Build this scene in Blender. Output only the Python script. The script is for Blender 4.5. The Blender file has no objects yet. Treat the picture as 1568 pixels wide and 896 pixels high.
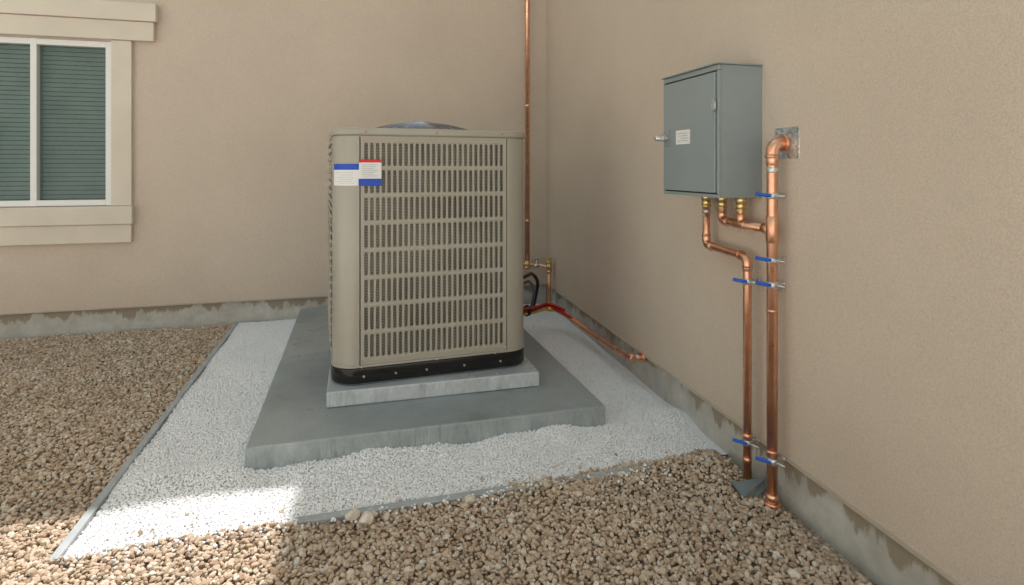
import bpy, bmesh, math, random
import numpy as np
from mathutils import Vector, Matrix
random.seed(3); rng=np.random.default_rng(5)
D=bpy.data; scn=bpy.context.scene
scn.view_settings.view_transform='Standard'
scn.view_settings.look='None'
scn.view_settings.exposure=0

# ---------------------------------------------------------------- helpers
def link(o,parent=None):
    scn.collection.objects.link(o)
    if parent: o.parent=parent
    return o
def empty(name,loc=(0,0,0),rotz=0):
    e=D.objects.new(name,None); e.empty_display_size=.1
    e.location=loc; e.rotation_euler=(0,0,rotz); return link(e)
def mesh_obj(name,verts,faces,mat=None,parent=None,smooth=False,flat_caps=False):
    me=D.meshes.new(name); me.from_pydata([tuple(v) for v in verts],[],faces)
    me.update()
    if smooth:
        for p in me.polygons: p.use_smooth = len(p.vertices)<=4
    if mat: me.materials.append(mat)
    o=D.objects.new(name,me); return link(o,parent)
def box(name,x0,x1,y0,y1,z0,z1,mat,parent=None,bev=0,seg=2):
    bm=bmesh.new()
    vs=[bm.verts.new((x,y,z)) for z in(z0,z1) for y in(y0,y1) for x in(x0,x1)]
    for f in((0,2,3,1),(4,5,7,6),(0,1,5,4),(2,6,7,3),(0,4,6,2),(1,3,7,5)):
        bm.faces.new([vs[i] for i in f])
    if bev: bmesh.ops.bevel(bm,geom=bm.edges[:],offset=bev,segments=seg,affect='EDGES',profile=.5)
    bmesh.ops.recalc_face_normals(bm,faces=bm.faces)
    me=D.meshes.new(name); bm.to_mesh(me); bm.free(); me.materials.append(mat)
    return link(D.objects.new(name,me),parent)
def prism(name,loop,z0,z1,mat,parent=None,bev=0,seg=2):
    bm=bmesh.new(); n=len(loop)
    a=[bm.verts.new((p[0],p[1],z0)) for p in loop]; b=[bm.verts.new((p[0],p[1],z1)) for p in loop]
    bm.faces.new(a[::-1]); bm.faces.new(b)
    for i in range(n): bm.faces.new((a[i],a[(i+1)%n],b[(i+1)%n],b[i]))
    bmesh.ops.recalc_face_normals(bm,faces=bm.faces)
    if bev:
        es=[e for e in bm.edges if abs(e.verts[0].co.z-e.verts[1].co.z)<1e-6]
        bmesh.ops.bevel(bm,geom=es,offset=bev,segments=seg,affect='EDGES',profile=.5)
    me=D.meshes.new(name); bm.to_mesh(me); bm.free(); me.materials.append(mat)
    for p in me.polygons: p.use_smooth=len(p.vertices)<=4
    try: me.set_sharp_from_angle(angle=math.radians(35))
    except Exception: pass
    return link(D.objects.new(name,me),parent)
def rounded(pts,bend,k=8):
    P=[Vector(p) for p in pts]; out=[P[0]]; arcs=[]
    for i in range(1,len(P)-1):
        a=(P[i-1]-P[i]); b=(P[i+1]-P[i]); d=min(bend,a.length*.48,b.length*.48)
        s=P[i]+a.normalized()*d; e=P[i]+b.normalized()*d; arc=[]
        for j in range(k+1):
            t=j/k; arc.append((1-t)**2*s+2*t*(1-t)*P[i]+t*t*e)
        out+=arc; arcs.append(arc)
    out.append(P[-1]); return out,arcs
def sweep(pts,r,ns=16):
    P=[Vector(p) for p in pts]; n=len(P); vs=[];fs=[]
    T=[((P[min(i+1,n-1)]-P[max(i-1,0)]).normalized()) for i in range(n)]
    N=T[0].orthogonal().normalized()
    for i in range(n):
        N=(N-T[i]*N.dot(T[i])).normalized(); B=T[i].cross(N)
        rr=r[i] if isinstance(r,(list,tuple)) else r
        for j in range(ns):
            a=2*math.pi*j/ns; vs.append(P[i]+(N*math.cos(a)+B*math.sin(a))*rr)
    for i in range(n-1):
        for j in range(ns):
            fs.append((i*ns+j,i*ns+(j+1)%ns,(i+1)*ns+(j+1)%ns,(i+1)*ns+j))
    fs.append(tuple(range(ns))[::-1]); fs.append(tuple((n-1)*ns+j for j in range(ns)))
    return vs,fs
def tube(name,pts,r,mat,parent=None,bend=.03,ns=16):
    p,_=rounded(pts,bend) if len(pts)>2 else (pts,None)
    v,f=sweep(p,r,ns); return mesh_obj(name,v,f,mat,parent,True)
def pipe(name,pts,r,mat,parent=None,bend=.03,elbows=True):
    o=tube(name,pts,r,mat,parent,bend)
    if elbows and len(pts)>2:
        _,arcs=rounded(pts,bend)
        for a in arcs:
            e0=a[0]+(a[0]-a[1]).normalized()*r*1.0; e1=a[-1]+(a[-1]-a[-2]).normalized()*r*1.0
            R=r*1.16
            v,f=sweep([e0]+a+[e1],R); mesh_obj('elbow',v,f,mat,parent,True)
            for e,q in((e0,a[0]),(e1,a[-1])):
                t=(e-q).normalized(); v,f=sweep([e-t*r*.35,e+t*r*.05],R*1.09); mesh_obj('elbow_lip',v,f,mat,parent,True)
                v,f=sweep([e+t*r*.05,e+t*r*.16],R*1.0); mesh_obj('solder_bead',v,f,M_steel,parent,True)
    return o
def collar(name,p,ax,r,l,mat,parent=None,ns=20):
    p=Vector(p); ax=Vector(ax).normalized()*l/2
    c=min(r*.12,l*.2)
    v,f=sweep([p-ax,p-ax+ax.normalized()*c,p+ax-ax.normalized()*c,p+ax],[r-c,r,r,r-c],ns); return mesh_obj(name,v,f,mat,parent,True)
# ---------------------------------------------------------------- materials
def mk(name):
    m=D.materials.new(name); m.use_nodes=True; nt=m.node_tree; return m,nt,nt.nodes['Principled BSDF']
def ramp(nt,stops,interp='LINEAR'):
    r=nt.nodes.new('ShaderNodeValToRGB'); r.color_ramp.interpolation=interp
    el=r.color_ramp.elements
    while len(el)<len(stops): el.new(.5)
    for e,(p,c) in zip(el,stops): e.position=p; e.color=(*c,1)
    return r
def tc(nt,scale=(1,1,1),out='Object'):
    t=nt.nodes.new('ShaderNodeTexCoord'); m=nt.nodes.new('ShaderNodeMapping'); m.inputs['Scale'].default_value=scale
    nt.links.new(t.outputs[out],m.inputs[0]); return m.outputs[0]
def noise(nt,vec,scale,detail=4,rough=.55):
    n=nt.nodes.new('ShaderNodeTexNoise'); n.inputs['Scale'].default_value=scale; n.inputs['Detail'].default_value=detail
    n.inputs['Roughness'].default_value=rough; nt.links.new(vec,n.inputs['Vector']); return n.outputs['Fac']
def bump(nt,bsdf,h,strength,dist,prev=None):
    b=nt.nodes.new('ShaderNodeBump'); b.inputs['Strength'].default_value=strength; b.inputs['Distance'].default_value=dist
    nt.links.new(h,b.inputs['Height'])
    if prev: nt.links.new(prev,b.inputs['Normal'])
    nt.links.new(b.outputs[0],bsdf.inputs['Normal']); return b.outputs[0]
def mix(nt,fac,a,b,mode='MIX'):
    m=nt.nodes.new('ShaderNodeMix'); m.data_type='RGBA'; m.blend_type=mode
    if isinstance(fac,(int,float)): m.inputs[0].default_value=fac
    else: nt.links.new(fac,m.inputs[0])
    for s,v in((6,a),(7,b)):
        if isinstance(v,tuple): m.inputs[s].default_value=(*v,1)
        else: nt.links.new(v,m.inputs[s])
    return m.outputs[2]
def simple(name,col,rough=.5,metal=0,var=.12,vs=6,coat=0,bmp=0,bs=200,fs=1):
    m,nt,b=mk(name); v=tc(nt)
    c0=tuple(c*(1-var) for c in col); c1=tuple(min(1,c*(1+var)) for c in col)
    r=ramp(nt,[(.3,c0),(.7,c1)]); nt.links.new(noise(nt,v,vs,5),r.inputs[0])
    nt.links.new(r.outputs[0],b.inputs['Base Color'])
    b.inputs['Roughness'].default_value=rough; b.inputs['Metallic'].default_value=metal
    if coat: b.inputs['Coat Weight'].default_value=coat; b.inputs['Coat Roughness'].default_value=.12
    if bmp: bump(nt,b,noise(nt,v,bs,3),bmp,.002)
    return m
def stucco_mat(name,c):
    m,nt,b=mk(name); v=tc(nt)
    r=ramp(nt,[(.25,tuple(x*.94 for x in c)),(.75,tuple(x*1.05 for x in c))]); nt.links.new(noise(nt,v,1.3,5,.6),r.inputs[0])
    r2=ramp(nt,[(.35,(.85,.84,.83)),(.60,(1,1,1))]); nt.links.new(noise(nt,v,190,4,.65),r2.inputs[0])
    col=mix(nt,1,r.outputs[0],r2.outputs[0],'MULTIPLY')
    sx=nt.nodes.new('ShaderNodeSeparateXYZ'); nt.links.new(v,sx.inputs[0])
    ad=nt.nodes.new('ShaderNodeMath'); ad.operation='MULTIPLY_ADD'; ad.inputs[1].default_value=.5
    nt.links.new(noise(nt,v,4,4),ad.inputs[0]); nt.links.new(sx.outputs[2],ad.inputs[2])
    r3=ramp(nt,[(.35,(.90,.88,.86)),(.75,(1,1,1))]); nt.links.new(ad.outputs[0],r3.inputs[0])
    col=mix(nt,.8,col,r3.outputs[0],'MULTIPLY')
    nt.links.new(col,b.inputs['Base Color']); b.inputs['Roughness'].default_value=.92
    b.inputs['Specular IOR Level'].default_value=.2
    p=bump(nt,b,noise(nt,v,180,4,.6),.55,.0038)
    bump(nt,b,noise(nt,v,3,2),.3,.015,p)
    return m
M_st=stucco_mat('stucco',(.71,.605,.52))
M_trim=simple('trim_paint',(.74,.665,.58),.7,0,.05,4,bmp=.25,bs=160)
M_vinyl=simple('white_vinyl',(.85,.85,.85),.35,0,.02)
M_blind=simple('blind_slat',(.62,.74,.72),.5)
M_bounce_render=simple('bounce_white_render',(.86,.86,.85),.9,0,.03,3,bmp=.3,bs=80)  # pale finish for the added house and wall that bounce sunlight
M_bounce_paving=simple('bounce_paving_concrete',(.76,.755,.74),.85,0,.06,4,bmp=.2,bs=60)  # kept pale so the added paving throws light back
M_tile=simple('roof_tile',(.28,.15,.10),.8,0,.2,8)
def stem_mat():
    m,nt,b=mk('foundation_concrete'); v=tc(nt)
    base=ramp(nt,[(.3,(.42,.39,.355)),(.55,(.55,.53,.50)),(.75,(.66,.65,.63))]); nt.links.new(noise(nt,v,7,6,.65),base.inputs[0])
    sx=nt.nodes.new('ShaderNodeSeparateXYZ'); nt.links.new(v,sx.inputs[0])
    v2=tc(nt,(6,6,2))
    ad=nt.nodes.new('ShaderNodeMath'); ad.operation='MULTIPLY_ADD'; ad.inputs[1].default_value=.34
    nt.links.new(noise(nt,v2,1.6,5,.6),ad.inputs[0]); nt.links.new(sx.outputs[2],ad.inputs[2])
    r=ramp(nt,[(.29,(0,0,0)),(.31,(1,1,1))]); nt.links.new(ad.outputs[0],r.inputs[0])
    col=mix(nt,r.outputs[0],base.outputs[0],(.34,.285,.225))
    nt.links.new(col,b.inputs['Base Color']); b.inputs['Roughness'].default_value=.85
    bump(nt,b,noise(nt,v,60,5),.5,.005)
    return m
M_stem=stem_mat()
def conc_mat(name,c,streak=False):
    m,nt,b=mk(name); v=tc(nt)
    r=ramp(nt,[(.28,tuple(x*.72 for x in c)),(.5,c),(.72,tuple(x*1.25 for x in c))]); nt.links.new(noise(nt,v,2.6,7,.62),r.inputs[0])
    r2=ramp(nt,[(.35,(.9,.9,.9)),(.65,(1.0,1.0,1.0))]); nt.links.new(noise(nt,v,70,5),r2.inputs[0])
    col=mix(nt,1,r.outputs[0],r2.outputs[0],'MULTIPLY')
    g=nt.nodes.new('ShaderNodeNewGeometry'); s=nt.nodes.new('ShaderNodeSeparateXYZ'); nt.links.new(g.outputs['Normal'],s.inputs[0])
    side=ramp(nt,[(.3,(1,1,1)),(.9,(0,0,0))]); nt.links.new(s.outputs[2],side.inputs[0])
    v3=tc(nt,(7,7,4)); rs=ramp(nt,[(.32,tuple(x*.80 for x in c)),(.5,tuple(x*1.08 for x in c)),(.72,tuple(x*1.5 for x in c))]); nt.links.new(noise(nt,v3,1.6,10,.8),rs.inputs[0])
    v4=tc(nt,(40,40,4)); dr=ramp(nt,[(.56,(1,1,1)),(.64,(.80,.80,.79))]); nt.links.new(noise(nt,v4,1.0,3,.6),dr.inputs[0])
    sc=mix(nt,1,rs.outputs[0],dr.outputs[0],'MULTIPLY')
    col=mix(nt,side.outputs[0],col,sc)
    nt.links.new(col,b.inputs['Base Color'])
    rr=ramp(nt,[(.35,(.20,)*3),(.65,(.52,)*3)]); nt.links.new(noise(nt,v,2.1,4),rr.inputs[0]); nt.links.new(rr.outputs[0],b.inputs['Roughness'])
    bump(nt,b,noise(nt,v,45,6,.6),.22,.004)
    return m
M_pad=conc_mat('slab_concrete',(.31,.345,.36))
M_pad2=conc_mat('plinth_concrete',(.50,.535,.57))
M_ac=simple('ac_taupe_paint',(.385,.36,.31),.36,0,.03,3,coat=.6)
M_acg=simple('ac_grille_paint',(.42,.39,.335),.42,0,.04,5)
M_black=simple('black_plastic',(.008,.008,.009),.18,0,.2)
def fin_mat():
    m,nt,b=mk('coil_fins'); v=tc(nt)
    w=nt.nodes.new('ShaderNodeTexWave'); w.wave_type='BANDS'; w.bands_direction='Z'; w.inputs['Scale'].default_value=42; nt.links.new(v,w.inputs[0])
    r=ramp(nt,[(.2,(.12,.115,.095)),(.8,(.42,.40,.345))]); nt.links.new(w.outputs['Fac'],r.inputs[0])
    n=ramp(nt,[(.3,(.6,.6,.6)),(.7,(1.1,1.1,1.1))]); nt.links.new(noise(nt,v,5),n.inputs[0])
    nt.links.new(mix(nt,1,r.outputs[0],n.outputs[0],'MULTIPLY'),b.inputs['Base Color']); b.inputs['Roughness'].default_value=.5; b.inputs['Metallic'].default_value=.3
    return m
M_fin=fin_mat()
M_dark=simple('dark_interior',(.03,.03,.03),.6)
M_wire=simple('guard_wire',(.42,.47,.56),.22,.8)
M_steel=simple('zinc_steel',(.68,.68,.68),.35,1,.2,30)
def galv():
    m,nt,b=mk('galvanized'); v=tc(nt); vo=nt.nodes.new('ShaderNodeTexVoronoi'); vo.inputs['Scale'].default_value=90; nt.links.new(v,vo.inputs['Vector'])
    s=nt.nodes.new('ShaderNodeSeparateColor'); nt.links.new(vo.outputs['Color'],s.inputs[0])
    r=ramp(nt,[(0,(.40,.43,.45)),(1,(.82,.85,.87))]); nt.links.new(s.outputs[0],r.inputs[0]); nt.links.new(r.outputs[0],b.inputs['Base Color'])
    b.inputs['Metallic'].default_value=.9; b.inputs['Roughness'].default_value=.42; return m
M_galv=galv()
def copper():
    m,nt,b=mk('copper'); v=tc(nt)
    r=ramp(nt,[(.3,(.78,.41,.27)),(.55,(.88,.50,.34)),(.75,(.94,.60,.44))]); nt.links.new(noise(nt,v,14,5,.6),r.inputs[0]); nt.links.new(r.outputs[0],b.inputs['Base Color'])
    b.inputs['Metallic'].default_value=1
    q=ramp(nt,[(.3,(.24,)*3),(.7,(.40,)*3)]); nt.links.new(noise(nt,v,22,4),q.inputs[0]); nt.links.new(q.outputs[0],b.inputs['Roughness']); return m
M_cu=copper()
M_brass=simple('brass',(.78,.62,.30),.3,1,.2,30)
M_blue=simple('blue_plastic',(.01,.11,.62),.35,0,.1)
M_lblue=simple('label_blue',(.005,.07,.55),.4,0,.03)
M_lred=simple('label_red',(.72,.01,.03),.4,0,.03)
M_lwhite=simple('label_white',(.84,.85,.86),.45,0,.03,20)
M_ink=simple('label_ink',(.34,.36,.41),.5)
M_box=simple('enclosure_paint',(.285,.335,.36),.38,0,.04,4,coat=.15,bmp=.05,bs=400)
M_red=simple('red_jacket',(.45,.015,.012),.4)
M_yel=simple('yellow_jacket',(.6,.4,.03),.4)
M_rub=simple('black_rubber',(.015,.015,.017),.45)
M_edge=simple('edging_steel',(.38,.41,.43),.55,0,.15,10)
M_gray=simple('gray_bracket',(.13,.15,.155),.45,.3)
M_rock=simple('pale_rock',(.68,.61,.53),.85,0,.15,40,bmp=.4,bs=90)
def glass():
    m,nt,b=mk('window_glass'); b.inputs['Base Color'].default_value=(.05,.12,.11,1); b.inputs['Roughness'].default_value=.04
    b.inputs['Alpha'].default_value=.35
    return m
M_glass=glass()
def stone_mat(name,stops,rough=.85,v0=.82,v1=.88):
    m,nt,b=mk(name); a=nt.nodes.new('ShaderNodeAttribute'); a.attribute_name='rnd'
    r=ramp(nt,stops); nt.links.new(a.outputs['Fac'],r.inputs[0]); v=tc(nt)
    q=ramp(nt,[(.3,(v0,)*3),(.7,(1.0,1.0,1.0))]); nt.links.new(noise(nt,v,160,4,.6),q.inputs[0])
    q2=ramp(nt,[(.35,(v1,)*3),(.65,(1.0,1.0,1.0))]); nt.links.new(noise(nt,v,2.2,3),q2.inputs[0])
    c=mix(nt,1,mix(nt,1,r.outputs[0],q.outputs[0],'MULTIPLY'),q2.outputs[0],'MULTIPLY')
    nt.links.new(c,b.inputs['Base Color']); b.inputs['Roughness'].default_value=rough; return m
M_brown=stone_mat('brown_stone',[(0,(.42,.295,.205)),(.3,(.57,.43,.315)),(.6,(.66,.52,.395)),(.85,(.71,.59,.47)),(1,(.78,.72,.64))])
M_white=stone_mat('white_stone',[(0,(.84,.84,.86)),(.3,(.90,.90,.92)),(1,(.93,.93,.95))],.6,.95,.96)
def ground_mat(name,stops,scale):
    m,nt,b=mk(name); v=tc(nt); vo=nt.nodes.new('ShaderNodeTexVoronoi'); vo.inputs['Scale'].default_value=scale; nt.links.new(v,vo.inputs['Vector'])
    s=nt.nodes.new('ShaderNodeSeparateColor'); nt.links.new(vo.outputs['Color'],s.inputs[0])
    r=ramp(nt,stops); nt.links.new(s.outputs[0],r.inputs[0])
    k=ramp(nt,[(.0,(1,1,1)),(.8,(.5,.5,.5))]); nt.links.new(vo.outputs['Distance'],k.inputs[0])
    nt.links.new(mix(nt,1,r.outputs[0],k.outputs[0],'MULTIPLY'),b.inputs['Base Color']); b.inputs['Roughness'].default_value=.9
    iv=nt.nodes.new('ShaderNodeMath'); iv.operation='MULTIPLY'; iv.inputs[1].default_value=-1; nt.links.new(vo.outputs['Distance'],iv.inputs[0])
    bump(nt,b,iv.outputs[0],.8,.01); return m
M_ground=ground_mat('ground_gravel',[(0,(.42,.30,.21)),(.5,(.60,.47,.36)),(1,(.70,.59,.47))],62)
M_bed=simple('gravel_bed',(.82,.82,.84),.9,0,.05,60)

# ---------------------------------------------------------------- camera
cam=D.cameras.new('camera'); co=D.objects.new('camera',cam); link(co)
co.location=(0,0,1.205); co.rotation_euler=(math.radians(90),0,math.radians(-15.24))
cam.sensor_width=36; cam.lens=20.135; cam.shift_y=-.1212; cam.clip_start=.05; cam.clip_end=500
scn.camera=co
# ---------------------------------------------------------------- ground
def gh(x,y):
    h=.006*np.sin(x*5.1+1.3)*np.cos(y*4.3)+.004*np.sin(x*11+y*9)
    h=h+.028*np.exp(-(((x-1.28)/.22)**2+((y-2.02)/.12)**2))
    return h
g=mesh_obj('ground',[(-60,-60,-.02),(60,-60,-.02),(60,60,-.02),(-60,60,-.02)],[(0,1,2,3)],M_ground)
box('bounce_paving_rear',-9,4.5,-5.95,-.05,-.06,-.008,M_bounce_paving,None,.004)  # unseen paving added behind the camera to reflect sun into the shaded corner
box('bounce_paving_side',-9,-3.3,-.04,4.84,-.06,-.008,M_bounce_paving,None,.004)  # more added pale paving, out of view, for bounce from the left
PX0,PX1,PY0,PY1=-.423,1.123,2.46,4.80
WX=lambda y:1.388+.0528*y
def protos(sub,n,flat,jit):
    out=[]
    for k in range(n):
        bm=bmesh.new(); bmesh.ops.create_icosphere(bm,subdivisions=sub,radius=1)
        V=np.array([v.co[:] for v in bm.verts]); F=np.array([[v.index for v in f.verts] for f in bm.faces]); bm.free()
        if sub>1:
            for _ in range(7):
                nrm=rng.normal(size=3); nrm/=np.linalg.norm(nrm); d=rng.uniform(.62,.85)
                t=V@nrm; V=V-np.outer(np.maximum(t-d,0),nrm)
        V=V*(1+rng.normal(0,jit,size=(len(V),1)))
        V=V*np.array([1,rng.uniform(.7,.95),rng.uniform(flat,flat+.25)]); out.append((V,F))
    return out
def scatter(name,pos,rad,pr,mat,smooth,tilt=.5):
    N=len(pos); idx=rng.integers(0,len(pr),N); VV=[];FF=[];RR=[];off=0
    for k,(V,F) in enumerate(pr):
        s=np.where(idx==k)[0]
        if len(s)==0: continue
        n=len(s); yaw=rng.uniform(0,2*np.pi,n); ta=rng.normal(0,tilt,n); tb=rng.normal(0,tilt,n)
        c,sn=np.cos(yaw),np.sin(yaw); Z=np.zeros(n);O=np.ones(n)
        Rz=np.stack([c,-sn,Z,sn,c,Z,Z,Z,O],1).reshape(n,3,3)
        Rx=np.stack([O,Z,Z,Z,np.cos(ta),-np.sin(ta),Z,np.sin(ta),np.cos(ta)],1).reshape(n,3,3)
        Ry=np.stack([np.cos(tb),Z,np.sin(tb),Z,O,Z,-np.sin(tb),Z,np.cos(tb)],1).reshape(n,3,3)
        R=Rx@Ry@Rz
        W=np.einsum('nij,vj->nvi',R,V)*rad[s][:,None,None]+pos[s][:,None,:]
        VV.append(W.reshape(-1,3)); FF.append((F[None]+(np.arange(n)*len(V))[:,None,None]).reshape(-1,3)+off)
        RR.append(np.repeat(rng.uniform(0,1,n),len(V))); off+=n*len(V)
    V=np.concatenate(VV);F=np.concatenate(FF);R=np.concatenate(RR)
    me=D.meshes.new(name); me.vertices.add(len(V)); me.vertices.foreach_set('co',V.astype(np.float32).ravel())
    me.loops.add(F.size); me.loops.foreach_set('vertex_index',F.astype(np.int32).ravel())
    me.polygons.add(len(F)); me.polygons.foreach_set('loop_start',(np.arange(len(F))*3).astype(np.int32))
    me.update(calc_edges=True)
    me.polygons.foreach_set('use_smooth',np.full(len(F),smooth))
    a=me.attributes.new('rnd','FLOAT','POINT'); a.data.foreach_set('value',R.astype(np.float32))
    me.materials.append(mat); return me
def grid(x0,x1,y0,y1,s,j=.45):
    xs=np.arange(x0,x1,s); ys=np.arange(y0,y1,s*.866); X,Y=np.meshgrid(xs,ys); X=X+(np.arange(len(ys))%2)[:,None]*s/2
    X=X+rng.uniform(-j,j,X.shape)*s; Y=Y+rng.uniform(-j,j,Y.shape)*s; return X.ravel(),Y.ravel()
def edgeY(x):
    return np.where(x>.55,2.075+.045*np.clip((x-.55)/.3,0,1)+.02*np.sin(x*14)+.012*np.sin(x*37),2.056+.008*np.sin(x*17)+.006*np.sin(x*41)+np.where(x<-.18,.02,0))
x,y=grid(-2.3,1.5,.35,2.2,.0142); k=(y<edgeY(x))&(x<WX(y)-.025); x,y=x[k],y[k]
n=30; xs=rng.uniform(-.8,1.4,n); ys=2.10+np.abs(rng.normal(0,.05,n))
x=np.concatenate([x,xs]); y=np.concatenate([y,ys])
r=np.clip(rng.lognormal(math.log(.0088),.26,len(x)),.0052,.017); r[-n:]*=.72
z=gh(x,y)+rng.uniform(-.004,.006,len(x)); z[-n:]+=.006
pb=protos(2,14,.5,.05)
me1=scatter('brown_gravel',np.stack([x,y,z],1),r,pb,M_brown,False)
x,y=grid(-3.0,-.90,2.0,4.83,.0155); k=(x>-2.9)&(y>2.05); x,y=x[k],y[k]
r=np.clip(rng.lognormal(math.log(.0096),.26,len(x)),.0055,.017); z=gh(x,y)+rng.uniform(-.004,.006,len(x))
me2=scatter('brown_gravel_side',np.stack([x,y,z],1),r,protos(1,14,.5,.12),M_brown,False)
gb=empty('brown_gravel'); link(D.objects.new('front_bed',me1),gb); link(D.objects.new('side_bed',me2),gb)
def ghw(x,y):
    h=gh(x,y)*.6
    h=h+(.018+.014*np.sin(x*9.0+.6)+.006*np.sin(x*23))*np.exp(-((y-2.46)/.10)**2)
    return h
x,y=grid(-.88,1.65,2.03,4.85,.0088); k=(y>np.where(x<-.18,edgeY(x)-.004,np.maximum(2.090,edgeY(x)-.01)))&(x<WX(y)-.022)&(x>-.876+.006*np.sin(y*9))
k&=~((x>PX0+.004)&(x<PX1-.004)&(y>PY0+.004)&(y<PY1)); x,y=x[k],y[k]
n=180; xs=rng.uniform(-.86,1.4,n); ys=2.075-np.abs(rng.normal(0,.04,n)); x=np.concatenate([x,xs]); y=np.concatenate([y,ys])
r=np.clip(rng.lognormal(math.log(.0062),.2,len(x)),.004,.010); z=ghw(x,y)+rng.uniform(-.0016,.0028,len(x)); z[-n:]+=.008
me3=scatter('white_gravel',np.stack([x,y,z],1),r,protos(1,12,.65,.08),M_white,True)
gw=empty('white_gravel'); link(D.objects.new('stones',me3),gw)
nx=60; bx=np.linspace(-.876,1.66,nx); by=np.linspace(2.096,4.86,nx); vv=[(a,b,float(ghw(a,b))-.0035) for b in by for a in bx]
mesh_obj('bed',vv,[(j*nx+i,j*nx+i+1,(j+1)*nx+i+1,(j+1)*nx+i) for j in range(nx-1) for i in range(nx-1)],M_bed,gw,True)
ed=empty('garden_edging')
box('side_strip',-.905,-.878,2.052,4.84,-.03,.014,M_edge,ed,.002)
box('front_strip',-.19,1.46,2.056,2.091,-.03,.009,M_edge,ed,.002)
box('front_strip_buried',-.905,-.191,2.060,2.091,-.05,-.004,M_edge,ed,.002)
def rock(loc,s):
    bm=bmesh.new(); bmesh.ops.create_icosphere(bm,subdivisions=3,radius=1)
    pl=[(Vector((random.gauss(0,1),random.gauss(0,1),random.gauss(0,1))).normalized(),random.uniform(.6,.85)) for _ in range(9)]
    for v in bm.verts:
        for n,d in pl:
            t=v.co.dot(n)
            if t>d: v.co-=n*(t-d)
        v.co=Vector((v.co.x*s,v.co.y*s*.85,v.co.z*s*.7))
    me=D.meshes.new('rock'); bm.to_mesh(me); bm.free(); me.materials.append(M_rock)
    o=link(D.objects.new('rock',me)); o.location=loc; o.rotation_euler=(0,0,random.uniform(0,6)); return o
rock((-.011,2.035,.018),.027); rock((.034,2.002,.018),.030); rock((.396,2.02,.02),.021); rock((.06,2.03,.014),.016)
# ---------------------------------------------------------------- house
H=7.4; SZ=.176  # upper storey is unseen, its height chosen to shade all but the sun patch
house=empty('stucco_house')
BY=4.86
CX=WX(BY)
yn=-.02
wx0,wx1,wz0,wz1=-2.72,-1.735,.93,2.14
def wallbox(n,a,b,c,d,e,f,m=M_st,bev=0): return box(n,a,b,c,d,e,f,m,house,bev)
wallbox('back_wall_right',wx1,CX+.3,BY,BY+.22,SZ,H)
wallbox('back_wall_left',-7,wx0,BY,BY+.22,SZ,H)
wallbox('back_wall_over_window',wx0,wx1,BY,BY+.22,wz1,H)
wallbox('back_wall_under_window',wx0,wx1,BY,BY+.22,SZ,wz0)
wallbox('back_core',-7,CX+3,BY+1.2,BY+4,0,H,M_st)
wallbox('back_foundation',-7,CX,BY+.022,BY+.2,-.1,SZ,M_stem)
def wl(off,y): return (WX(y)+off,y)
prism('side_wall',[wl(0,yn),wl(3,yn),wl(3,BY-.001),wl(0,BY-.001)],SZ,H,M_st,house)
prism('side_foundation',[wl(.02,yn+.02),wl(2.9,yn+.02),wl(2.9,BY+.02),wl(.02,BY+.02)],-.1,SZ-.001,M_stem,house)
M_scr=simple('weep_screed',(.50,.43,.36),.6)
box('back_screed',-7,CX-.01,BY-.004,BY+.02,SZ-.008,SZ+.003,M_scr,house)
prism('side_screed',[wl(-.004,yn),wl(.018,yn),wl(.018,BY-.01),wl(-.004,BY-.01)],SZ-.010,SZ+.002,M_scr,house)
box('back_parapet_cap',-7,CX+3,BY-.03,BY+4,H+.001,H+.05,M_trim,house,.005)
prism('side_parapet_cap',[wl(-.03,yn-.03),wl(3,yn-.03),wl(3,BY-.04),wl(-.03,BY-.04)],H+.002,H+.052,M_trim,house)
fy=BY
box('window_head_cap',-2.90,-1.430,fy-.075,fy-.001,2.292,2.425,M_trim,house,.006)
box('window_head',-2.87,-1.452,fy-.052,fy-.001,2.15,2.290,M_trim,house,.005)
box('window_casing_right',-1.734,-1.602,fy-.035,fy-.001,.93,2.148,M_trim,house,.004)
box('window_casing_left',-2.853,-2.721,fy-.035,fy-.001,.93,2.148,M_trim,house,.004)
box('window_sill',-2.87,-1.590,fy-.060,fy-.001,.795,.928,M_trim,house,.006)
box('window_apron',-2.86,-1.602,fy-.040,fy-.001,.66,.793,M_trim,house,.004)
for n,a in(('frame_right',(wx1-.042,wx1)),('frame_left',(wx0,wx0+.042)),('frame_mid',(-2.245,-2.205))):
    box(n,a[0],a[1],fy-.012,fy+.06,wz0+.002,wz1-.002,M_vinyl,house,.003)
box('frame_top',wx0+.043,wx1-.043,fy-.010,fy+.06,wz1-.045,wz1-.003,M_vinyl,house,.003)
box('frame_bottom',wx0+.043,wx1-.043,fy-.010,fy+.06,wz0+.003,wz0+.045,M_vinyl,house,.003)
box('glass',wx0+.044,wx1-.044,fy+.03,fy+.036,wz0+.046,wz1-.046,M_glass,house)
zz=wz0+.05
while zz<wz1-.05:
    o=box('blind_slat',wx0+.03,wx1-.03,fy+.09,fy+.094,zz,zz+.028,M_blind,house); zz+=.033
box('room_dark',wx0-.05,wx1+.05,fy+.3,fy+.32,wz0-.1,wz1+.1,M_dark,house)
bhouse=empty('added_bounce_house')  # unseen house added behind the camera as a sunlit reflector
box('walls',-12,9,-10,-6,0,6,M_bounce_render,bhouse)
box('eave',-12.4,9.4,-10.4,-5.7,6.001,6.15,M_trim,bhouse,.01)
mesh_obj('roof',[(-12.4,-10.4,6.15),(9.4,-10.4,6.15),(9.4,-5.7,6.15),(-12.4,-5.7,6.15),(-10,-8,7.6),(7,-8,7.6)],[(0,1,5,4),(1,2,5),(2,3,4,5),(3,0,4)],M_tile,bhouse)
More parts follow.
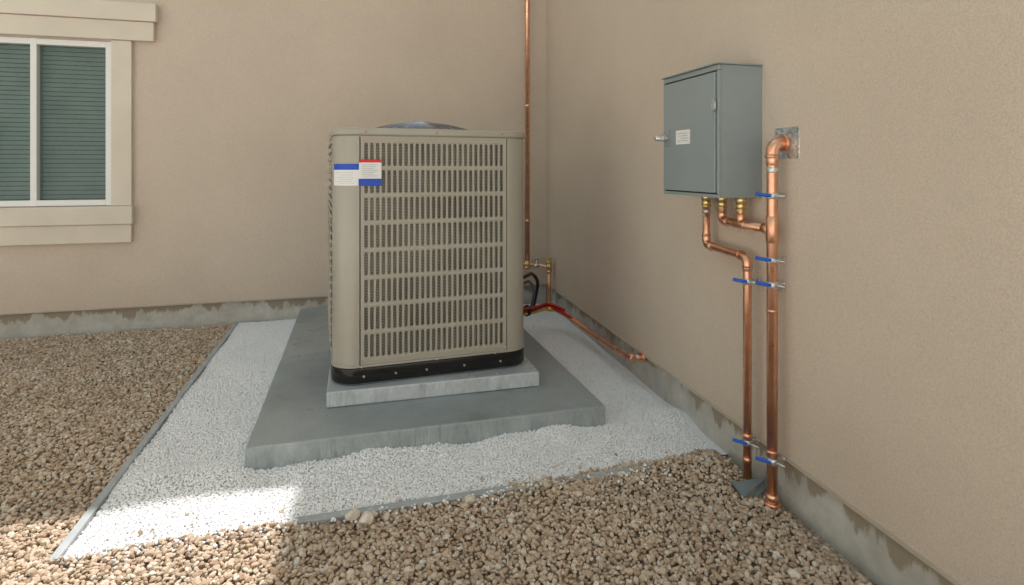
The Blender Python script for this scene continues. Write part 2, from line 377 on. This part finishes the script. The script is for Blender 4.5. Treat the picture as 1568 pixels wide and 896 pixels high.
for xx in(-9,-4.5,3.5):
    for zc in(1.0,3.9):
        box('window_frame',xx-.05,xx+1.25,-6.001,-5.96,zc-.05,zc+1.25,M_vinyl,bhouse,.004); box('window_pane',xx+.02,xx+1.18,-5.962,-5.950,zc+.02,zc+1.18,M_dark,bhouse)
box('door',-.5,.5,-6.0,-5.95,.02,2.1,M_trim,bhouse,.005)
bwall=empty('added_bounce_wall'); box('blocks',-9.25,-9.05,-5.9,9,-.05,2.0,M_bounce_render,bwall); box('coping',-9.29,-9.01,-5.9,9,2.001,2.06,M_bounce_render,bwall,.005)  # unseen white wall added on the left to bounce sunlight

# ---------------------------------------------------------------- slabs
sl=box('concrete_slab',PX0,PX1,PY0,PY1,-.05,.10,M_pad,None,.008,3)
pl=box('concrete_plinth',-.131,.899,2.765,3.95,.101,.174,M_pad2,None,.006,3)

# ---------------------------------------------------------------- AC unit
ac=empty('air_conditioner_condenser',(.355,3.325,0),math.radians(3.5))
HW=.49; R=.11
def rr(h,R,n=10):
    pts=[]
    for q in range(4):
        cx,cy=[(h-R,h-R),(-h+R,h-R),(-h+R,-h+R),(h-R,-h+R)][q]
        for i in range(n+1):
            a=math.radians(90*q+90*i/n); pts.append((cx+R*math.cos(a),cy+R*math.sin(a)))
    return pts
Z0,Z1=.262,1.361
prism('base_lip',rr(.486,.108),.1745,.181,M_gray,ac,.002)
prism('base_band',rr(.495,.117),.1815,.258,M_black,ac,.008,3)
prism('base_pan_rim',rr(.497,.118),.2585,.268,M_ac,ac,.002)
prism('top_lid',rr(.499,.12),1.3625,1.399,M_ac,ac,.009,3)
prism('lid_shadow_gap',rr(.484,.105),1.352,1.3624,M_ac,ac)
def rot90(p,q):
    x,y=p
    for _ in range(q): x,y=-y,x
    return x,y
for q in range(4):
    c=-HW+R; path=[(-.3685,-.465),(-.3685,-HW+.003),(-.3705,-HW)]
    for i in range(15):
        a=math.radians(90*i/14); path.append((c-R*math.sin(a),c-R*math.cos(a)))
    path+=[(-HW,-.3705),(-HW+.003,-.3685),(-.465,-.3685)]
    path=[rot90(p,q) for p in path]; n=len(path)
    vs=[(p[0],p[1],zz) for zz in(Z0+.006,Z1-.002) for p in path]
    o=mesh_obj('corner_post',vs,[(i,i+1,n+i+1,n+i) for i in range(n-1)],M_ac,ac,True)
    o.data.set_sharp_from_angle(angle=math.radians(40))
def panel(q):
    vs=[];fs=[]
    w=.364; NX,NZ=26,8; x0,x1=-.352,.352; z0,z1=Z0+.030,Z1-.024
    dx=(x1-x0)/NX; dz=(z1-z0)/NZ; yF=-HW+.002; dep=.011
    hs=.0092; hh=dz/2-.0095
    for i in range(NX):
        for j in range(NZ):
            cx=x0+dx*(i+.5); cz=z0+dz*(j+.5); inner=[];outer=[]
            m=6
            angs=[(k/m)*math.pi for k in range(m+1)]
            for a in angs: inner.append((cx+hs*math.cos(a),cz+(hh-hs)+hs*math.sin(a)))
            for a in angs: inner.append((cx-hs*math.cos(a),cz-(hh-hs)-hs*math.sin(a)))
            def ob(t,sg):
                c,s=math.cos(t),math.sin(t); k=1/max(abs(c),abs(s)); return (cx+sg*c*k*dx/2, cz+sg*(dz/2-dx/2+ s*k*dx/2))
            for a in angs: outer.append(ob(a,1))
            for a in angs: outer.append(ob(a,-1))
            b=len(vs); N=len(inner)
            vs+=[(p[0],yF,p[1]) for p in outer]+[(p[0],yF,p[1]) for p in inner]
            vs+=[(cx+(p[0]-cx)*.86,yF+.003,cz+(p[1]-cz)*.985) for p in inner]+[(cx+(p[0]-cx)*.82,yF+dep,cz+(p[1]-cz)*.98) for p in inner]
            for L in range(3):
                for k in range(N):
                    k2=(k+1)%N; fs.append((b+L*N+k,b+L*N+k2,b+(L+1)*N+k2,b+(L+1)*N+k))
    def quad(a,b_,c,d):
        i=len(vs); vs.extend([(a,yF,c),(b_,yF,c),(b_,yF,d),(a,yF,d)]); fs.append((i,i+1,i+2,i+3))
    quad(-w,x0,Z0+.007,Z1-.002); quad(x1,w,Z0+.007,Z1-.002); quad(x0,x1,Z0+.007,z0); quad(x0,x1,z1,Z1-.002)
    for s in(-1,1):
        i=len(vs); vs.extend([(s*w,yF,Z0+.007),(s*w,yF+.02,Z0+.007),(s*w,yF+.02,Z1-.002),(s*w,yF,Z1-.002)]); fs.append((i,i+1,i+2,i+3))
    vs2=[(*rot90((v[0],v[1]),q),v[2]) for v in vs]
    mesh_obj('louvre_panel',vs2,fs,M_acg,ac)
for q in range(4): panel(q)
prism('condenser_coil',rr(HW-.024,.09),Z0+.001,Z1-.012,M_fin,ac)
for zt in [Z0+.030+(Z1-.024-Z0-.030)*j/8 for j in range(9)]:
    for q in range(4):
        a=rot90((-.352,-HW-.0012),q); b=rot90((.352,-HW+.0035),q)
        box('rib',min(a[0],b[0]),max(a[0],b[0]),min(a[1],b[1]),max(a[1],b[1]),zt-.0062,zt+.0062,M_acg,ac,.002)
for j in range(26):
    zt=Z0+.05+j*.0405
    for q in(1,3):
        p=[rot90((s,-HW-d),3 if q==3 else 1) for s,d in((-.35,0),(.35,.010))]
        box('side_louvre',min(p[0][0],p[1][0]),max(p[0][0],p[1][0]),-.35,.35,zt,zt+.016,M_acg,ac,.003)
def screw(x,z,m=M_steel,y=-HW,r=.005):
    collar('screw',(x,y-.002,z),(0,1,0),r,.006,m,ac,10)
M_rust=simple('coated_screw',(.5,.22,.08),.4,.6)
for x in(-.34,0.0,.34): screw(x,1.380,M_rust,-.499)
screw(-.36,.285);screw(.36,.285)
for x in(-.35,-.20,-.05,.14,.33): screw(x,.217,M_steel,-.496,.0055)
for x in(0.0,.30,-.36): screw(x,.2625,M_steel,-.497,.0045)
def fz(r): return 1.402+.066*(1-(r/.345)**2)
for i in range(15):
    r=.06+.0204*i; pts=[(r*math.cos(2*math.pi*k/56),r*math.sin(2*math.pi*k/56),fz(r)) for k in range(57)]
    v,f=sweep(pts,.0019,6); mesh_obj('guard_ring',v,f,M_wire,ac,True)
for i in range(20):
    a=2*math.pi*i/20; pts=[(r*math.cos(a),r*math.sin(a),fz(r)-.003) for r in np.linspace(.05,.345,12)]
    v,f=sweep(pts,.0024,6); mesh_obj('guard_spoke',v,f,M_wire,ac,True)
cc=[(.07*math.cos(a),.07*math.sin(a)) for a in np.linspace(0,2*math.pi,24,endpoint=False)]
prism('fan_cap',cc,1.462,1.470,M_wire,ac,.003)
prism('fan_motor',[(p[0]*.9,p[1]*.9) for p in cc],1.40,1.440,M_dark,ac)
ring=[(.36*math.cos(2*math.pi*k/64),.36*math.sin(2*math.pi*k/64),1.402) for k in range(65)]
v,f=sweep(ring,.008,8); mesh_obj('fan_shroud_rim',v,f,M_ac,ac,True)
prism('fan_cavity_dark_disc',[(.352*math.cos(a),.352*math.sin(a)) for a in np.linspace(0,2*math.pi,48,endpoint=False)],1.3985,1.4005,M_dark,ac)  # dark disc on the closed lid, shade of the fan cavity put in as colour
def clabel(name,a0,a1,z0,z1,m,off=.0018,x0=None):
    c=-HW+R; RR_=R+off; path=[]
    if x0 is not None: path.append((x0,-HW-off))
    for i in range(12):
        a=math.radians(a0+(a1-a0)*i/11); path.append((c-RR_*math.sin(a),c-RR_*math.cos(a)))
    n=len(path); vs=[(p[0],p[1],z) for z in(z0,z1) for p in path]
    mesh_obj(name,vs,[(i,i+1,n+i+1,n+i) for i in range(n-1)],m,ac,True)
clabel('corner_label_white',0,68,1.123,1.198,M_lwhite,.0018,-.372)
clabel('corner_label_blue',0,68,1.198,1.227,M_lblue,.0018,-.372)
for k in range(7): clabel('print_line',8+(k%3)*2,58-(k*7)%17,1.186-k*.0085,1.1873-k*.0085,M_ink,.0024)
yl=-HW-.004
def fl(n,x0,x1,z0,z1,m,y=yl): box(n,x0,x1,y,y+.002,z0,z1,m,ac)
fl('panel_label_white',-.372,-.268,1.156,1.233,M_lwhite); fl('panel_label_red',-.372,-.268,1.2335,1.248,M_lred); fl('panel_label_blue',-.374,-.266,1.122,1.1555,M_lblue)
for k in range(7): fl('print_line',-.358,-.285-.01*(k%3),1.222-k*.009,1.2234-k*.009,M_ink,yl-.0008)

# ---------------------------------------------------------------- electrical box
eb=empty('electrical_enclosure')
bx0=1.295; by0,by1=1.845,2.238; bz0,bz1=1.094,1.592
prism('cabinet',[(bx0+.012,by0),(WX(by0),by0),(WX(by1),by1),(bx0+.012,by1)],bz0,bz1,M_box,eb,.002)
box('rim_top',bx0,bx0+.0118,by0,by1,bz1-.020,bz1-.0005,M_box,eb,.002)
box('rim_bottom',bx0,bx0+.0118,by0,by1,bz0+.0005,bz0+.014,M_box,eb,.002)
box('rim_near',bx0,bx0+.0118,by0,by0+.012,bz0+.015,bz1-.021,M_box,eb,.002)
box('rim_far',bx0,bx0+.0118,by1-.010,by1,bz0+.015,bz1-.021,M_box,eb,.002)
box('door_shadow_gap',bx0+.008,bx0+.0119,by0+.012,by1-.010,bz0+.014,bz1-.020,M_dark,eb)
box('door',bx0-.004,bx0+.0075,by0+.018,by1-.015,bz0+.019,bz1-.026,M_box,eb,.003,3)
box('rain_hood',bx0-.010,WX(by1),by0-.006,by1+.004,bz1+.0005,bz1+.006,M_box,eb,.002)
for zc in(1.44,):
    box('hinge',bx0-.012,bx0-.0045,by0+.006,by0+.028,zc-.016,zc+.016,M_galv,eb,.002)
    collar('hinge_pin',(bx0-.010,by0+.017,zc),(0,0,1),.006,.045,M_box,eb)
collar('latch_boss',(bx0-.012,by1-.035,1.335),(1,0,0),.017,.020,M_steel,eb)
box('latch_tab',bx0-.036,bx0-.020,by1-.055,by1-.010,1.322,1.346,M_steel,eb,.003)
collar('padlock_eye',(bx0-.034,by1-.012,1.334),(1,0,0),.012,.03,M_steel,eb)
box('latch_plate',bx0-.007,bx0-.0045,by1-.06,by1-.02,1.30,1.37,M_box,eb,.002)
box('data_label',bx0-.0058,bx0-.0045,2.025,2.128,1.304,1.362,M_lwhite,eb)
for k in range(4): box('print_line',bx0-.0068,bx0-.006,2.035+.006*(k%2),2.115-.012*(k%3),1.347-k*.010,1.3488-k*.010,M_ink,eb)

# ---------------------------------------------------------------- pipes by the enclosure
cp=empty('copper_pipe_manifold')
def W(Y,off,z): return (WX(Y)-off,Y,z)
O=.052; RA=.0185; RB=.0155
yA,yB,y1,y2_,y3=1.7206,1.864,2.150,2.0325,1.905
pipe('riser_a',[W(yA,O,-.02),W(yA,O,1.292),W(yA-.01,-.01,1.296)],RA,M_cu,cp,.034)
pipe('riser_b',[W(yB,O,.03),W(yB,O,.868),W(y1,O,.878),W(y1,O,1.10)],RB,M_cu,cp,.030)
pipe('branch',[W(yA,O,.988),W(y2_,O,.992),W(y2_,O,1.10)],RB,M_cu,cp,.026)
tube('drop',[W(y3,O,.990),W(y3,O,1.10)],RB,M_cu,cp)
collar('tee',W(y3,O,.990),(0.05,1,0),RB*1.18,.075,M_cu,cp); collar('tee_neck',W(y3,O,1.013),(0,0,1),RB*1.18,.035,M_cu,cp)
collar('tee',W(yA,O,.988),(0,0,1),RA*1.15,.095,M_cu,cp); collar('tee_neck',W(yA+.03,O,.988),(0.05,1,0),RB*1.2,.035,M_cu,cp)
for yy in(y1,y2_,y3):
    collar('brass_nut',W(yy,O,1.083),(0,0,1),.023,.022,M_brass,cp,6)
    collar('brass_body',W(yy,O,1.060),(0,0,1),.019,.024,M_brass,cp)
    collar('brass_ring',W(yy,O,1.045),(0,0,1),.0215,.008,M_brass,cp)
collar('band',W(y1,O,1.022),(0,0,1),RB*1.12,.018,M_galv,cp); collar('band',W(yA,O,1.20),(0,0,1),RA*1.07,.022,M_galv,cp)
collar('coupling',W(yA,O,1.235),(0,0,1),RA*1.13,.04,M_cu,cp)
for zc in(.70,.20): collar('coupling',W(yA,O,zc),(0,0,1),RA*1.1,.012,M_cu,cp)
for zc in(.19,.10): collar('coupling',W(yB,O,zc),(0,0,1),RB*1.13,.02,M_cu,cp)
collar('coupling',W(yB,O,.83),(0,0,1),RB*1.12,.03,M_cu,cp)
collar('foot_cap',W(yA,O,.035),(0,0,1),RA*1.18,.03,M_cu,cp); collar('foot_ring',W(yA,O,.015),(0,0,1),RA*1.5,.012,M_cu,cp)
box('wall_plate',WX(1.70)-.005,WX(1.70)+.006,1.643,1.760,1.240,1.350,M_galv,cp,.002)
for a,b in((1.655,1.252),(1.748,1.252),(1.655,1.338),(1.748,1.338)): collar('plate_screw',(WX(a)-.006,a,b),(1,0,0),.005,.005,M_steel,cp)
collar('escutcheon',(WX(yA)-.012,yA-.008,1.296),(1,0,0),.030,.012,M_cu,cp)
def clamp(Y,z,r,long=1):
    c=Vector(W(Y,O,z))
    collar('clamp_band',c,(0,0,1),r*1.16,.022,M_galv,cp)
    tube('clamp_rod',[c+Vector((r,0,0)),c+Vector((O+.005,-.0,0))],.0045,M_steel,cp)
    box('clamp_ear',c.x+r,c.x+r+.016,c.y-.006,c.y+.006,z-.008,z+.008,M_steel,cp,.002)
    collar('wall_anchor',(WX(Y)-.004,Y,z),(1,0,0),.010,.008,M_steel,cp)
    tube('screw_rod',[c+Vector((.012,-.05,0)),c+Vector((-.008,.02,0))],.003,M_steel,cp)
    L=c+Vector((-r*1.25,.0,.001))
    tube('blue_lever',[L+Vector((.010,-.012,0)),L+Vector((-.010,.008,.002)),L+Vector((-.030*long,.020,.006))],.0065,M_blue,cp,.01,10)
for z in(1.108,.880,.792,.167): clamp(yA,z,RA)
for z in(.776,.165): clamp(yB,z,RB)
box('strut_rail',WX(1.79)-.020,WX(1.79)-.008,yA-.01,yB+.015,.768,.776,M_steel,cp,.002)
vs=[(1.36,1.86,.02),(1.47,1.80,.055),(1.475,1.78,.035),(1.40,1.79,-.01),(1.365,1.80,-.005)]
v2=[(a,b,c) for a,b,c in vs]+[(a-.006,b-.01,c+.012) for a,b,c in vs]; n=5
mesh_obj('foot_bracket',v2,[tuple(range(n))[::-1],tuple(range(n,2*n))]+[(i,(i+1)%n,n+(i+1)%n,n+i) for i in range(n)],M_gray,cp)

# ---------------------------------------------------------------- refrigerant lines in the corner
rl=empty('copper_refrigerant_line')
tp=(1.441,4.78)
tube('riser',[(tp[0],tp[1],.36),(tp[0],tp[1],7.0)],.0205,M_cu,rl)
for z in(.75,1.75,2.9,4.2,5.6):
    collar('strap',(tp[0],tp[1],z),(0,0,1),.0235,.02,M_cu,rl); tube('strap_rod',[(tp[0],tp[1]+.02,z),(tp[0],BY+.01,z)],.005,M_steel,rl)
collar('valve_body',(tp[0],tp[1],.375),(0,0,1),.028,.05,M_brass,rl); collar('valve_hex',(tp[0],tp[1],.345),(0,0,1),.032,.02,M_cu,rl,6)
pipe('crossover',[(tp[0]-.05,tp[1],.37),(tp[0]+.03,tp[1],.37),(1.575,4.62,.37)],.013,M_cu,rl,.03)
collar('valve',(1.50,4.70,.37),(.6,-.7,0),.022,.04,M_steel,rl); tube('valve_stem',[(1.50,4.70,.37),(1.50,4.70,.415)],.008,M_brass,rl); box('valve_handle',1.475,1.525,4.695,4.705,.412,.42,M_blue,rl,.002)
tube('drop',[(1.578,4.60,.0),(1.578,4.60,.43)],.0165,M_cu,rl)
for z in(.41,.33,.06): collar('coupling',(1.578,4.60,z),(0,0,1),.022,.03,M_cu,rl)
collar('tee',(1.578,4.60,.375),(0,0,1),.026,.045,M_brass,rl,8); box('wing',1.555,1.60,4.575,4.60,.42,.45,M_brass,rl,.004)
tube('suction_hose',[(.84,3.6,.45),(1.15,4.1,.37),(1.40,4.5,.345),(1.47,4.55,.26),(1.44,4.6,.04)],.014,M_rub,rl,.1)
tube('liquid_hose',[(.84,3.6,.40),(1.12,4.05,.33),(1.36,4.45,.29),(1.42,4.5,.20),(1.40,4.55,.02)],.012,M_gray,rl,.1)
tube('liquid_drop',[(1.45,4.62,.0),(1.45,4.62,.20)],.011,M_cu,rl)
wh=empty('condensate_pipe')
pth=[(.80,3.55,.26),(1.02,3.72,.24),(1.22,3.88,.20),(1.38,4.02,.185),(1.475,3.80,.145),(1.505,3.55,.115),(1.492,3.2,.128),(1.470,2.88,.158)]
P=[Vector(p) for p in pth]
def catm(P,k=8):
    out=[]
    for i in range(len(P)-1):
        p0=P[max(i-1,0)];p1=P[i];p2=P[i+1];p3=P[min(i+2,len(P)-1)]
        for j in range(k):
            t=j/k; out.append(.5*((2*p1)+(-p0+p2)*t+(2*p0-5*p1+4*p2-p3)*t*t+(-p0+3*p1-3*p2+p3)*t**3))
    out.append(P[-1]); return out
C=catm(P); v,f=sweep(C[16:],.0165,14); mesh_obj('copper_run',v,f,M_cu,wh,True)
v,f=sweep([p+Vector((-.008,-.028,-.006)) for p in C[20:-2]],.0115,12); mesh_obj('copper_run_small',v,f,M_cu,wh,True)
collar('end_elbow',C[-1],(0,1,.1),.023,.05,M_cu,wh); tube('end_stub',[C[-1],C[-1]+Vector((.10,0,-.005))],.015,M_cu,wh)
collar('end_flange',(1.535,2.88,.155),(1,0,0),.028,.012,M_cu,wh)
for s,(m,dx,dz) in enumerate(((M_red,0,.004),(M_red,.01,.024),(M_yel,-.012,-.014),(M_rub,-.006,.014))):
    q=[p+Vector((dx-.012,-.024-.004*s,dz+.004*math.sin(i*.5+s))) for i,p in enumerate(C[4:33-3*s])]
    v,f=sweep(q,.010,8); mesh_obj('wire',v,f,m,wh,True)
a=C[10]; collar('conduit_nut',a,(C[12]-C[8]),.044,.035,M_rub,wh,8); collar('conduit_body',C[8],(C[10]-C[6]),.036,.08,M_rub,wh)
collar('conduit_nut_2',C[13],(C[14]-C[12]),.040,.022,M_rub,wh,8)

# ---------------------------------------------------------------- light
kx,ky=.246,.340
el=math.atan(1/math.hypot(kx,ky)); az=math.atan2(kx,ky)
s=D.lights.new('sun','SUN'); s.energy=5; s.angle=math.radians(.53); s.color=(1,.955,.90)
so=link(D.objects.new('sun',s)); so.rotation_euler=Vector((kx,ky,1)).to_track_quat('Z','Y').to_euler(); so.location=(3,5,12)
w=D.worlds.new('World'); scn.world=w; w.use_nodes=True; nt=w.node_tree
sky=nt.nodes.new('ShaderNodeTexSky'); sky.sky_type='NISHITA'; sky.sun_disc=False; sky.sun_elevation=el; sky.sun_rotation=az
sky.dust_density=4; sky.air_density=4; sky.ozone_density=2.0
nt.links.new(sky.outputs[0],nt.nodes['Background'].inputs[0]); nt.nodes['Background'].inputs[1].default_value=.15
